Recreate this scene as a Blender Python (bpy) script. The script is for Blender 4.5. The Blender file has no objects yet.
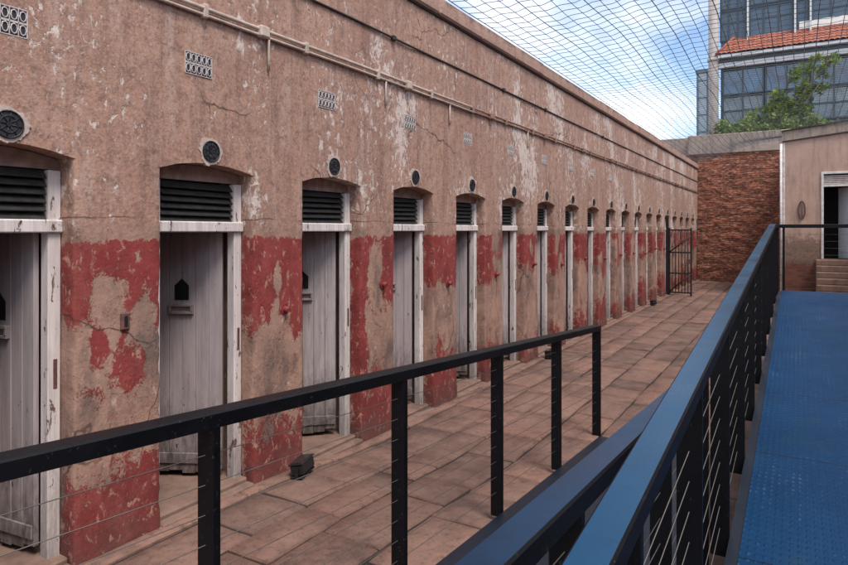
import bpy, bmesh, math, random
from mathutils import Vector, Matrix, noise as mn
random.seed(11)
R = math.radians
sc = bpy.context.scene
COL = sc.collection

# ------------------------------------------------------------------ helpers
class MB:
    """collects shapes into one bmesh; build() links them as ONE mesh object"""
    def __init__(s):
        s.bm = bmesh.new(); s.mi = 0
    def face(s, pts, mi=None):
        vs = [s.bm.verts.new(p) for p in pts]
        f = s.bm.faces.new(vs); f.material_index = s.mi if mi is None else mi
        return f
    def box(s, x0, x1, y0, y1, z0, z1, bev=0.0, mi=None, M=None, seg=1):
        old = set(s.bm.faces) if bev > 0 else None
        ret = bmesh.ops.create_cube(s.bm, size=1.0)
        vs = ret['verts']
        for v in vs:
            v.co = Vector((x0+(v.co.x+.5)*(x1-x0), y0+(v.co.y+.5)*(y1-y0), z0+(v.co.z+.5)*(z1-z0)))
        fs = set(f for v in vs for f in v.link_faces)
        if bev > 0:
            es = set(e for v in vs for e in v.link_edges)
            bmesh.ops.bevel(s.bm, geom=list(es), offset=bev, segments=seg, affect='EDGES', profile=.5)
            fs = set(s.bm.faces)-old
            vs = set(v for f in fs for v in f.verts)
        for f in fs: f.material_index = s.mi if mi is None else mi
        if M is not None:
            for v in vs: v.co = M @ v.co
        return vs
    def tube(s, pts, r, n=8, cap=True, closed=False, mi=None):
        pts = [Vector(p) for p in pts]; rings = []
        m = len(pts)
        for i, p in enumerate(pts):
            if closed: d = pts[(i+1) % m]-pts[i-1]
            else: d = pts[min(i+1, m-1)]-pts[max(i-1, 0)]
            d.normalize()
            up = Vector((0, 0, 1)) if abs(d.z) < .9 else Vector((1, 0, 0))
            a = d.cross(up).normalized(); b = a.cross(d)
            rr = r[i] if isinstance(r, (list, tuple)) else r
            rings.append([s.bm.verts.new(p+a*(rr*math.cos(2*math.pi*k/n))+b*(rr*math.sin(2*math.pi*k/n))) for k in range(n)])
        q = s.mi if mi is None else mi
        for i in range(m if closed else m-1):
            A, B = rings[i], rings[(i+1) % m]
            for k in range(n):
                f = s.bm.faces.new((A[k], A[(k+1) % n], B[(k+1) % n], B[k])); f.material_index = q; f.smooth = True
        if cap and not closed:
            for rg in (rings[0], rings[-1]):
                try:
                    f = s.bm.faces.new(rg); f.material_index = q
                except ValueError: pass
    def prism(s, poly, axis, t0, t1, mi=None):
        """poly of 2D points extruded along axis ('x','y','z') from t0 to t1"""
        def P(p, t):
            return {'x': (t, p[0], p[1]), 'y': (p[0], t, p[1]), 'z': (p[0], p[1], t)}[axis]
        A = [s.bm.verts.new(P(p, t0)) for p in poly]; B = [s.bm.verts.new(P(p, t1)) for p in poly]
        q = s.mi if mi is None else mi
        for i in range(len(poly)):
            j = (i+1) % len(poly)
            s.bm.faces.new((A[i], A[j], B[j], B[i])).material_index = q
        s.bm.faces.new(A).material_index = q; s.bm.faces.new(list(reversed(B))).material_index = q
    def grid(s, pts, mi=None, smooth=True):
        V = [[s.bm.verts.new(p) for p in row] for row in pts]
        q = s.mi if mi is None else mi
        for i in range(len(V)-1):
            for j in range(len(V[0])-1):
                f = s.bm.faces.new((V[i][j], V[i][j+1], V[i+1][j+1], V[i+1][j])); f.material_index = q; f.smooth = smooth
        return V
    def build(s, name, mats, parent=None, fixn=True):
        if fixn: bmesh.ops.recalc_face_normals(s.bm, faces=s.bm.faces)
        me = bpy.data.meshes.new(name); s.bm.to_mesh(me); s.bm.free()
        for m in (mats if isinstance(mats, (list, tuple)) else [mats]): me.materials.append(m)
        o = bpy.data.objects.new(name, me); COL.objects.link(o)
        if parent is not None: o.parent = parent
        return o

def tag(o, label, cat, group=None):
    o['label'] = label; o['category'] = cat
    if group: o['group'] = group
    return o
def thing(name, label, cat, loc=(0, 0, 0), group=None):
    o = bpy.data.objects.new(name, None); COL.objects.link(o); o.location = loc
    o.empty_display_size = .2
    return tag(o, label, cat, group)
def copy_obj(o, parent):
    c = o.copy(); COL.objects.link(c); c.parent = parent
    return c
def sm(a, b, x):
    t = max(0, min(1, (x-a)/(b-a))) if a != b else float(x > a)
    return t*t*(3-2*t)

# ------------------------------------------------------------------ materials
class NT:
    def __init__(s, name):
        s.m = bpy.data.materials.new(name); s.m.use_nodes = True
        s.t = s.m.node_tree; s.t.nodes.clear()
        s.out = s.t.nodes.new('ShaderNodeOutputMaterial')
        s.b = s.t.nodes.new('ShaderNodeBsdfPrincipled')
        s.t.links.new(s.b.outputs[0], s.out.inputs[0])
        s._pos = None
    def n(s, ty, **kw):
        nd = s.t.nodes.new(ty)
        for k, v in kw.items(): setattr(nd, k, v)
        return nd
    def put(s, sock, v):
        if v is None: return
        if hasattr(v, 'is_linked') or hasattr(v, 'links'): s.t.links.new(v, sock)
        else:
            if isinstance(v, (tuple, list)) and len(v) == 3 and sock.type == 'RGBA': v = (*v, 1)
            sock.default_value = v
    def pos(s):
        if s._pos is None: s._pos = s.n('ShaderNodeNewGeometry').outputs['Position']
        return s._pos
    def obj(s): return s.n('ShaderNodeTexCoord').outputs['Object']
    def rnd(s): return s.n('ShaderNodeObjectInfo').outputs['Random']
    def scale(s, v, k, off=(0, 0, 0)):
        nd = s.n('ShaderNodeMapping'); s.put(nd.inputs['Vector'], v)
        nd.inputs['Scale'].default_value = k; s.put(nd.inputs['Location'], off)
        return nd.outputs[0]
    def noise(s, v, scale, detail=4, rough=.55, dist=0.):
        nd = s.n('ShaderNodeTexNoise'); s.put(nd.inputs['Vector'], v)
        nd.inputs['Scale'].default_value = scale; nd.inputs['Detail'].default_value = detail
        nd.inputs['Roughness'].default_value = rough; nd.inputs['Distortion'].default_value = dist
        return nd.outputs['Fac']
    def voro(s, v, scale, feat='F1', rand=1.):
        nd = s.n('ShaderNodeTexVoronoi', feature=feat); s.put(nd.inputs['Vector'], v)
        nd.inputs['Scale'].default_value = scale; nd.inputs['Randomness'].default_value = rand
        return nd.outputs['Distance']
    def math(s, op, a, b=None, clamp=False):
        nd = s.n('ShaderNodeMath', operation=op, use_clamp=clamp); s.put(nd.inputs[0], a)
        if b is not None: s.put(nd.inputs[1], b)
        return nd.outputs[0]
    def map(s, v, a, b, c=0., d=1.):
        nd = s.n('ShaderNodeMapRange'); s.put(nd.inputs[0], v)
        nd.inputs[1].default_value = a; nd.inputs[2].default_value = b
        nd.inputs[3].default_value = c; nd.inputs[4].default_value = d
        return nd.outputs[0]
    def mix(s, f, a, b, mode='MIX'):
        nd = s.n('ShaderNodeMix', data_type='RGBA', blend_type=mode)
        s.put(nd.inputs[0], f); s.put(nd.inputs[6], a); s.put(nd.inputs[7], b)
        return nd.outputs[2]
    def xyz(s, v):
        nd = s.n('ShaderNodeSeparateXYZ'); s.put(nd.inputs[0], v); return nd.outputs
    def attr(s, name):
        nd = s.n('ShaderNodeAttribute', attribute_name=name); return nd.outputs['Fac']
    def bump(s, h, strength=.4, dist=.01):
        nd = s.n('ShaderNodeBump'); s.put(nd.inputs['Height'], h)
        nd.inputs['Strength'].default_value = strength; nd.inputs['Distance'].default_value = dist
        s.t.links.new(nd.outputs[0], s.b.inputs['Normal'])
    def done(s, col, rough=.8, metal=0., spec=None):
        s.put(s.b.inputs['Base Color'], col); s.put(s.b.inputs['Roughness'], rough)
        s.b.inputs['Metallic'].default_value = metal
        if spec is not None: s.b.inputs['Specular IOR Level'].default_value = spec
        return s.m

def simple(name, col, rough=.7, metal=0., var=.25, scale=12., bump=.15, spec=None):
    t = NT(name); p = t.pos()
    n1 = t.noise(p, scale, 5, .6)
    c = t.mix(t.map(n1, .3, .7), tuple(x*(1-var) for x in col), tuple(min(1, x*(1+var)) for x in col))
    if bump: t.bump(t.noise(p, scale*6, 4), bump, .004)
    return t.done(c, t.map(n1, .3, .7, max(.05, rough-.1), min(1, rough+.1)), metal, spec)

def wall_material():
    t = NT('weathered_plaster'); p = t.pos(); z = t.xyz(p)[2]
    big = t.noise(p, .9, 5, .6); med = t.noise(p, 4.5, 6, .65); fine = t.noise(p, 38, 4, .6)
    pink = t.mix(t.map(big, .32, .68), PINK_A, PINK_B)
    pink = t.mix(t.math('MULTIPLY', t.map(med, .45, .7), .45), pink, PINK_C)
    # rain streaks: noise pulled long in z
    st = t.noise(t.scale(p, (5, 5, .55)), 1.7, 5, .62)
    pink = t.mix(t.map(st, .50, .68, 0, .6), pink, (.17, .102, .084))
    st2 = t.noise(t.scale(p, (7, 7, .8), (3, 9, 1)), 1.5, 4, .6)
    pink = t.mix(t.map(t.math('ADD', st2, t.map(t.xyz(p)[1], 3, 9, -.02, .05)), .52, .70, 0, .55), pink, (.50, .38, .33))
    mot = t.noise(p, 13, 7, .78)
    pink = t.mix(t.map(mot, .49, .62, 0, .75), pink, (.20, .118, .094))
    mot2 = t.noise(p, 46, 5, .75); pink = t.mix(t.map(mot2, .54, .66, 0, .6), pink, (.15, .088, .072)); pink = t.mix(t.map(mot2, .46, .36, 0, .45), pink, (.56, .42, .35))
    pink = t.mix(t.map(fine, .35, .7, 0, .22), (.30, .185, .15), pink) if False else t.mix(t.map(fine, .55, .8, 0, .35), pink, (.20, .115, .095))
    # flaked-off limewash: ragged specks gathered in swarms
    fl = t.noise(t.scale(p, (1, 1, .62)), 17, 5, .68, .4)
    swarm = t.noise(t.scale(p, (1, 1, .55), (7, 2, 4)), 1.15, 4, .6)
    far = t.map(t.xyz(p)[1], 2, 10, 0., .045)
    th = t.math('ADD', t.math('ADD', fl, t.map(swarm, .32, .68, -.17, .15)), far)
    flm = t.map(th, .588, .645)
    blot = t.noise(t.scale(p, (1, 1, .7), (3, 5, 9)), 6.5, 7, .74, .3)
    bm_ = t.map(t.math('ADD', blot, t.map(swarm, .35, .68, -.17, .135)), .588, .635)
    flm = t.math('MAXIMUM', flm, bm_)
    flc = t.mix(t.map(fine, .3, .7), (.56, .44, .38), (.74, .66, .61))
    up = t.mix(t.math('MULTIPLY', flm, .85), pink, flc)
    # bare render below the old dado
    tn = t.noise(t.scale(p, (1, 1, .7), (4, 4, 4)), 3.4, 6, .66)
    bare = t.mix(t.map(tn, .35, .66), (.42, .262, .197), (.29, .178, .142))
    gr = t.noise(t.scale(p, (1.3, 1.3, .6), (1, 8, 3)), 2.6, 6, .7)
    bare = t.mix(t.map(gr, .47, .64, 0, .85), bare, (.125, .095, .085)); bare = t.mix(t.map(blot, .56, .66, 0, .5), bare, (.20, .07, .055))
    bare = t.mix(t.map(fl, .62, .68, 0, .55), bare, (.56, .45, .38))
    lowm = t.map(t.math('ADD', t.math('MULTIPLY', z, -1.), t.map(med, .3, .7, -.06, .06)), -2.1, -2.04)
    c = t.mix(lowm, up, bare)
    # old red dado paint, shape from the 'red' attribute broken up by noise
    ra = t.attr('red')
    edge = t.math('ADD', t.noise(t.scale(p, (1, 1, .8)), 10, 8, .76, .4), t.math('MULTIPLY', t.noise(p, 60, 3, .6), .35))
    rm = t.math('ADD', ra, t.map(edge, .42, .92, -1.15, 1.15))
    redm = t.map(rm, -.16, .16)
    redc = t.mix(t.map(med, .3, .7), (.205, .030, .030), (.285, .058, .052))
    redc = t.mix(t.map(z, .75, .15, 0, .55), redc, (.10, .024, .024)); redc = t.mix(t.map(gr, .46, .66, 0, .75), redc, (.125, .034, .032)); redc = t.mix(t.map(tn, .5, .72, 0, .6), redc, (.36, .105, .085))
    redc = t.mix(t.map(mot2, .56, .68, 0, .3), redc, (.34, .12, .095)); redc = t.mix(t.map(fl, .57, .64, 0, .8), redc, (.45, .25, .19))
    c = t.mix(redm, c, redc)
    # dirt along the foot of the wall
    foot = t.map(t.math('ADD', z, t.map(med, .3, .7, -.12, .12)), .02, .32, .6, 0)
    c = t.mix(foot, c, (.10, .07, .058))
    # hairline crack in the render just over the dado
    ck = t.math('ABSOLUTE', t.math('SUBTRACT', z, t.map(t.noise(p, 2.5, 4), .3, .7, 2.115, 2.145)))
    ckm = t.math('MULTIPLY', t.map(ck, .003, .007, 1, 0), t.map(swarm, .4, .5, 0, 1))
    c = t.mix(t.math('MULTIPLY', ckm, .7), c, (.08, .05, .04))
    pits = t.map(t.voro(p, 26), .03, .09, 1, 0)
    pm = t.math('MULTIPLY', pits, t.map(big, .45, .6))
    c = t.mix(t.math('MULTIPLY', pm, .45), c, (.09, .055, .045))
    wv = t.n('ShaderNodeMix', data_type='VECTOR'); wn = t.n('ShaderNodeTexNoise'); t.put(wn.inputs['Vector'], p); wn.inputs['Scale'].default_value = 3.; wn.inputs['Detail'].default_value = 5
    wv.inputs[0].default_value = .22; t.put(wv.inputs[4], p); t.put(wv.inputs[5], wn.outputs['Color'])
    ckv = t.map(t.voro(wv.outputs[1], .9, 'DISTANCE_TO_EDGE'), .002, .006, 1, 0)
    ckv = t.math('MULTIPLY', ckv, t.map(t.noise(p, .7, 3, .6), .5, .58))
    c = t.mix(t.math('MULTIPLY', ckv, .75), c, (.07, .042, .034))
    h = t.math('ADD', t.math('MULTIPLY', fine, .6), t.math('MULTIPLY', flm, -.5))
    h = t.math('ADD', h, t.math('MULTIPLY', med, 1.4))
    h = t.math('ADD', h, t.math('MULTIPLY', redm, .35))
    t.bump(t.math('ADD', h, t.math('MULTIPLY', pm, -.5)), .55, .012)
    return t.done(c, t.mix(redm, (.92,)*3, (.7,)*3) if False else .88, 0, .25)

def peel_material(name, paint, under, amt, seed, dirt=.5):
    """old oil paint on timber, chipped along the grain"""
    t = NT(name); p = t.pos()
    g = t.noise(t.scale(p, (6, 6, .6), (seed, seed, 0)), 3.2, 6, .7)
    chip = t.noise(t.scale(p, (2.2, 2.2, .8), (0, seed, 2)), 9, 5, .7, .3)
    fine = t.noise(t.scale(p, (20, 20, 2)), 6, 3)
    c = t.mix(t.map(g, .4, .66), paint, tuple(x*.62 for x in paint))
    v = t.noise(t.scale(p, (26, 26, .5), (seed, 1, 1)), 2., 4, .7)
    c = t.mix(t.map(v, .55, .7, 0, .5), c, tuple(x*.35 for x in paint))
    r = t.rnd(); c = t.mix(t.map(r, 0, 1, 0, .6), c, tuple(x*y for x, y in zip(paint, (.62, .58, .60))))
    m = t.map(t.math('ADD', chip, t.map(g, .3, .7, -.06, .06)), amt, amt+.03)
    c = t.mix(m, c, t.mix(t.map(fine, .3, .7), under, tuple(x*.4 for x in under)))
    z = t.xyz(p)[2]
    d = t.map(t.math('ADD', z, t.map(chip, .3, .7, -.25, .25)), .1, .75, dirt, 0)
    c = t.mix(d, c, (.05, .038, .032))
    t.bump(t.math('ADD', t.math('MULTIPLY', m, -.8), t.math('MULTIPLY', fine, .4)), .5, .004)
    return t.done(c, .62, 0, .3)

def steel_paint(name, col, rough, metal=0., spec=.5):
    t = NT(name); p = t.pos()
    n1 = t.noise(p, 3, 6, .65); n2 = t.noise(p, 70, 4, .6)
    c = t.mix(t.map(n1, .4, .75, 0, .6), col, tuple(min(1, x*1.5+.002) for x in col))
    c = t.mix(t.map(n2, .64, .70, 0, .5), c, (.075, .072, .068)); n3 = t.noise(p, 11, 7, .8); c = t.mix(t.map(n3, .57, .66, 0, .35), c, tuple(x*.45+.012 for x in col))
    t.bump(t.noise(p, 160, 2), .05, .002)
    return t.done(c, t.map(n1, .3, .7, rough-.06, rough+.12), metal, spec)

def deck_material():
    t = NT('blue_chequer_plate'); p = t.pos()
    n1 = t.noise(p, 1.6, 6, .65); n2 = t.noise(p, 26, 5, .65)
    c = t.mix(t.map(n1, .3, .7), DECK_A, DECK_B)
    c = t.mix(t.map(n2, .56, .72, 0, .3), c, (.02, .08, .16))
    # raised bars of the plate, two directions, small
    w = t.scale(p, (1, 1, 0))
    vr = t.n('ShaderNodeTexChecker'); t.put(vr.inputs['Vector'], w); vr.inputs['Scale'].default_value = 28
    d = t.voro(t.scale(p, (1, .62, 0)), 30, 'F1', .0)
    h = t.map(d, .16, .34, 1, 0)
    c = t.mix(t.math('MULTIPLY', h, .25), c, (.003, .06, .14))
    yy = t.math('ABSOLUTE', t.math('SUBTRACT', t.math('FRACT', t.math('DIVIDE', t.xyz(p)[1], 1.25)), .5))
    c = t.mix(t.map(yy, .003, .0065, .8, 0), c, (.004, .008, .015))
    n4 = t.noise(t.scale(p, (1.6, .7, 0), (4, 2, 0)), 2.4, 7, .75)
    c = t.mix(t.map(n4, .52, .68, 0, .55), c, (.010, .045, .085))
    c = t.mix(t.math('MULTIPLY', t.map(n4, .46, .36), t.math('MULTIPLY', h, .5)), c, (.10, .15, .20))
    t.bump(h, .6, .005)
    return t.done(c, t.map(n1, .3, .7, .40, .56), 0., .14)

def slab_material():
    t = NT('flagstone'); p = t.pos(); a = t.attr('tone')
    n1 = t.noise(p, 2.2, 6, .66); n2 = t.noise(p, 21, 6, .68); n3 = t.noise(p, 95, 3, .6)
    c = t.mix(a, SLAB_A, SLAB_B)
    c = t.mix(t.map(n1, .4, .68, 0, .7), c, SLAB_C)
    c = t.mix(t.map(n2, .5, .66, 0, .65), c, (.075, .046, .038)); n4 = t.noise(p, .8, 5, .7); c = t.mix(t.map(n4, .5, .66, 0, .4), c, (.25, .165, .13)); n5 = t.noise(p, 1.3, 6, .75); c = t.mix(t.map(n5, .50, .64, 0, .65), c, (.065, .042, .035))
    c = t.mix(t.map(n3, .58, .75, 0, .4), c, (.38, .27, .22))
    t.bump(t.math('ADD', n2, t.math('MULTIPLY', n3, .5)), .5, .008)
    return t.done(c, .8, 0, .3)

def brick_material(name, sx='x'):
    t = NT(name); p = t.pos()
    o = t.xyz(p); cb = t.n('ShaderNodeCombineXYZ')
    warp = t.noise(p, 2.2, 4, .6)
    t.put(cb.inputs[0], t.math('ADD', o[0], o[1]))
    t.put(cb.inputs[1], t.math('ADD', o[2], t.map(warp, .3, .7, -.035, .035)))
    b = t.n('ShaderNodeTexBrick'); t.put(b.inputs['Vector'], cb.outputs[0])
    b.inputs['Scale'].default_value = 1.; b.inputs['Brick Width'].default_value = .235
    b.inputs['Row Height'].default_value = .085; b.inputs['Mortar Size'].default_value = .011
    b.inputs['Mortar Smooth'].default_value = .3
    b.inputs['Color1'].default_value = (.44, .165, .10, 1); b.inputs['Color2'].default_value = (.22, .08, .055, 1)
    b.inputs['Mortar'].default_value = (.14, .085, .06, 1)
    n = t.noise(p, 3.5, 6, .7); n2 = t.noise(t.scale(p, (1, 1, 2.5)), 7, 5, .7)
    c = t.mix(t.map(n, .42, .7, 0, .75), b.outputs['Color'], (.07, .032, .026))
    c = t.mix(t.map(n2, .52, .66, 0, .8), c, (.60, .34, .23))
    t.bump(t.math('ADD', t.math('MULTIPLY', b.outputs['Fac'], -1.), t.math('MULTIPLY', n2, 1.6)), .8, .03)
    return t.done(c, .9, 0, .2)

def concrete_material(name, col, dark=(.12, .10, .09)):
    t = NT(name); p = t.pos()
    st = t.noise(t.scale(p, (3.2, 3.2, .5)), 1.6, 6, .68); n = t.noise(p, 9, 6, .65)
    c = t.mix(t.map(n, .35, .7), col, tuple(x*.75 for x in col))
    c = t.mix(t.map(st, .48, .68, 0, .75), c, dark)
    t.bump(n, .4, .01)
    return t.done(c, .9, 0, .2)

PINK_A = (.45, .270, .198); PINK_B = (.35, .200, .150); PINK_C = (.50, .34, .265)
DECK_A = (.0003, .038, .118); DECK_B = (.0003, .026, .082)
SLAB_A = (.235, .126, .095); SLAB_B = (.095, .058, .048); SLAB_C = (.25, .157, .123)
M_wall = wall_material()
M_frame = peel_material('frame_paint', (.82, .76, .73), (.20, .13, .10), .61, 2, .55)
M_door = peel_material('door_paint', (.47, .415, .42), (.10, .07, .065), .655, 5, .9)
M_tray = peel_material('hatch_paint', (.36, .31, .30), (.10, .07, .06), .62, 8, .2)
M_louvre = simple('louvre_timber', (.018, .018, .017), .6, var=.5, scale=20)
M_black = simple('black_void', (.004, .004, .004), .9, bump=0)
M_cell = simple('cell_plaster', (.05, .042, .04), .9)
M_step = concrete_material('threshold_concrete', (.24, .155, .122), (.10, .07, .06))
M_ring = simple('limewash_ring', (.50, .41, .36), .9, var=.2, scale=40, bump=.5)
M_ventdark = simple('vent_mesh_dark', (.02, .022, .03), .6, var=.4, scale=60)
M_grille = simple('pale_grille', (.50, .45, .43), .8, var=.2, scale=60)
M_conduit = simple('conduit_paint', (.46, .37, .31), .6, var=.3, scale=9)
M_cable = simple('dark_cable', (.03, .02, .018), .7)
M_rust = simple('rusty_iron', (.12, .055, .045), .7, var=.4, scale=40)
M_redknob = simple('painted_iron', (.22, .035, .035), .6, var=.4, scale=40)
M_railsky = steel_paint('rail_top_sky_tint', (.018, .086, .17), .30, .85)  # sky reflection of the black rails, put into the colour of their tops
M_railsky_dim = steel_paint('rail_top_sky_dim', (.017, .064, .132), .32, .85)  # dimmer copy: weaker sky reflection coloured onto the inner rail's top
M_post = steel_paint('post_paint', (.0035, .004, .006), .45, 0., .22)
M_deck = deck_material()
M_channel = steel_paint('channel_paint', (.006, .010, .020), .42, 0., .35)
M_wire = simple('steel_cable', (.13, .12, .115), .55, .4, bump=0)
M_slab = slab_material()
M_dirt = simple('joint_dirt', (.028, .02, .017), .95, var=.4, scale=14, bump=.5)
M_earth = simple('bare_earth', (.16, .11, .085), .95, var=.3, scale=.6)
M_brick = brick_material('old_brick')
M_band = concrete_material('stained_concrete', (.38, .30, .25))
M_bpl = concrete_material('pink_render', (.46, .29, .235), (.36, .215, .17))
M_iron = simple('black_iron', (.012, .011, .012), .5)
M_net = simple('net_wire', (.07, .085, .105), .6, bump=0)

# ------------------------------------------------------------------ layout numbers (metres)
CX = 3.6; EYE = 2.05                                     # camera
S0 = 2.66; PIT = 1.3835; OPW = .812                      # first pier edge, cell pitch, opening width
KS = list(range(-2, 19))
YS, YE = -1.6, 27.8                                      # cell block ends
ZSP, RISE, ZTOP = 2.465, .055, 4.53
def gz(x, y):
    return .095*sm(5.3, 3.2, y) - .045*sm(.3, 1.9, x)*sm(3., 6., y)
def op(k): a = S0+PIT*k; return a, a+OPW
def arch(y, a, b):
    t = (y-(a+b)/2)/((b-a)/2); return ZSP+RISE*(1-t*t)

# ------------------------------------------------------------------ SETTING: ground and paving
mb = MB(); mb.box(-160, 160, -60, 260, -.5, -.16)
g = mb.build('ground', M_earth); g['kind'] = 'structure'

def paving():
    mb = MB(); bm = mb.bm
    lay = bm.verts.layers.float.new('tone')
    rnd = random.Random(4)
    x0, x1, y0, y1 = -.02, 11., -2., 27.75
    ny, nx = 60, 12
    mb.grid([[(x0+(x1-x0)*j/nx, y0+(y1-y0)*i/ny, gz(x0+(x1-x0)*j/nx, y0+(y1-y0)*i/ny)-.014) for j in range(nx+1)] for i in range(ny+1)], mi=1)
    x = x0+.15
    # narrow border stones along the foot of the wall
    def slab(xa, xb, ya, yb, dz=0., tone=None, g=.0035):
        tn = rnd.random() if tone is None else tone
        cx, cy = (xa+xb)/2, (ya+yb)/2
        tx, ty = rnd.uniform(-.010, .010), rnd.uniform(-.008, .008)
        h = dz+rnd.uniform(-.007, .008)
        g1 = g+rnd.uniform(.001, .010)
        nxs = max(2, int((xb-xa)/.14)); nys = max(2, int((yb-ya)/.14))
        top = []
        bev = .010
        def P(u, v, inset, z):
            X = xa+g1+inset+(xb-xa-2*g1-2*inset)*u; Y = ya+g1+inset+(yb-ya-2*g1-2*inset)*v
            w = .016*mn.noise((X*3.5+tn*50, Y*3.5, 3.))
            return (X+w, Y+w*.8, gz(X, Y)+h+z+tx*(X-cx)+ty*(Y-cy)+.004*mn.noise((X*4, Y*4, tn*9)))
        V = [[bm.verts.new(P(j/nxs, i/nys, bev, 0)) for j in range(nxs+1)] for i in range(nys+1)]
        per = [V[0][j] for j in range(nxs+1)]+[V[i][nxs] for i in range(1, nys+1)]+[V[nys][j] for j in range(nxs-1, -1, -1)]+[V[i][0] for i in range(nys-1, 0, -1)]
        uv = [(j/nxs, 0) for j in range(nxs+1)]+[(1, i/nys) for i in range(1, nys+1)]+[(j/nxs, 1) for j in range(nxs-1, -1, -1)]+[(0, i/nys) for i in range(nys-1, 0, -1)]
        lo = [bm.verts.new(P(u, v, 0, -.012)) for u, v in uv]
        bo = [bm.verts.new(P(u, v, 0, -.045)) for u, v in uv]
        for i in range(nys):
            for j in range(nxs):
                f = bm.faces.new((V[i][j], V[i][j+1], V[i+1][j+1], V[i+1][j])); f.smooth = True
        m = len(per)
        for A, B in ((per, lo), (lo, bo)):
            for i in range(m):
                bm.faces.new((A[i], B[i], B[(i+1) % m], A[(i+1) % m]))
        for v in [v for r in V for v in r]+lo+bo: v[lay] = tn
    y = y0
    while y < y1:
        L = rnd.uniform(.7, 1.3); slab(x0, x, y, min(y+L, y1), .012, rnd.uniform(0, .4), .003); y += L
    while x < x1:
        w = rnd.choice((.28, .34, .40, .46)); y = y0+rnd.uniform(-.6, 0)
        while y < y1:
            L = rnd.uniform(.40, 1.0); e = min(y+L, y1)
            if e-y > .1 and y >= y0-.7:
                if rnd.random() < .14 and L > .7:
                    m = y+L*rnd.uniform(.4, .6); slab(x, x+w, y, m); slab(x, x+w, m, e)
                else: slab(x, x+w, y, e)
            y += L
        x += w
    o = mb.build('courtyard_paving', [M_slab, M_dirt]); o['kind'] = 'structure'
paving()

# ------------------------------------------------------------------ CELL BLOCK
block = thing('cell_block', 'long pink plastered prison cell block with peeling red dado and a row of plank doors', 'building', (0, 0, 0))

rr = random.Random(21)
# bare patches in the red paint of each pier: (u, z, half width in u, half height), u across the pier face 0..1
PATCH = {0: [(.36, 1.58, .22, .24, -1), (.14, 1.30, .30, .22, -1), (.80, 1.24, .22, .40, -1), (.70, 1.87, .05, .04, -1), (.60, 1.20, .22, .16, 1), (.22, 1.35, .08, .15, 1)],
         1: [(.50, 1.66, .07, .17, -1), (.40, 1.32, .14, .16, -1), (.16, 1.48, .20, .16, 1), (.85, 1.4, .15, .2, 1)],
         2: [(.45, 1.55, .23, .40, -1), (.40, 1.05, .5, .22, -1), (.03, 1.2, .14, .6, 1), (.8, 1.6, .18, .3, 1), (.08, .75, .13, .4, 1)],
         3: [(.55, 1.30, .5, .10, -1)]}
ZL = {}; ZB = {}
for k in range(-3, 20):
    ZL[k] = rr.uniform(1.15, 1.62); ZB[k] = rr.uniform(.25, .75)
    if k not in PATCH:
        PATCH[k] = [(rr.uniform(0, 1), rr.uniform(1.2, 2.), rr.uniform(.1, .35), rr.uniform(.1, .3), rr.choice((-1, -1, 1))) for _ in range(5)]
ZL.update({0: 1.22, 1: 1.30, 2: 1.28, 3: 1.40, 4: 1.38}); ZB.update({0: .62, 1: .52, 2: .66, 3: .62, 4: .5})
def redness(k, u, z):
    u += .10*mn.noise((u*3.+k*9, z*2.6, 2.))+.05*mn.noise((u*8+k*9, z*7, 5.)); zt = z
    z += .07*mn.noise((u*3.+k*9, z*2.6, 12.))+.04*mn.noise((u*8+k*9, z*7, 15.)); z0_ = z; z = zt
    ztop = 1.985+.03*mn.noise((k*5.3+u*5, 0, 1.))+.018*mn.noise((k*5+u*19, 2., 1.))
    z_t = z; z = z0_
    v = min((ztop-z_t)/.03, (z-ZL[k]+.22*mn.noise((u*2.2+k*7, 5, 0)))/.22)
    v2 = (ZB[k]-z+.25*mn.noise((u*2.4+k*3, z*2, 7)))/.3
    v = max(v, min(v2, .75))
    v = min(v, 1.0)
    for (pu, pz, hu, hz, sg) in PATCH[k]:
        d = math.hypot((u-pu)/hu, (z-pz)/hz)
        if z_t > ztop: continue
        w = max(-1, min(1, (1-d)/.35))
        if sg < 0: v = min(v, -w) if w > 0 or d < 1.35 else v
        else: v = max(v, w*.8)
    if z_t < ztop: v += .35*mn.noise((u*2+k*11, z*3.1, 4.))
    if k >= 5: v -= .12
    return v

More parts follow.
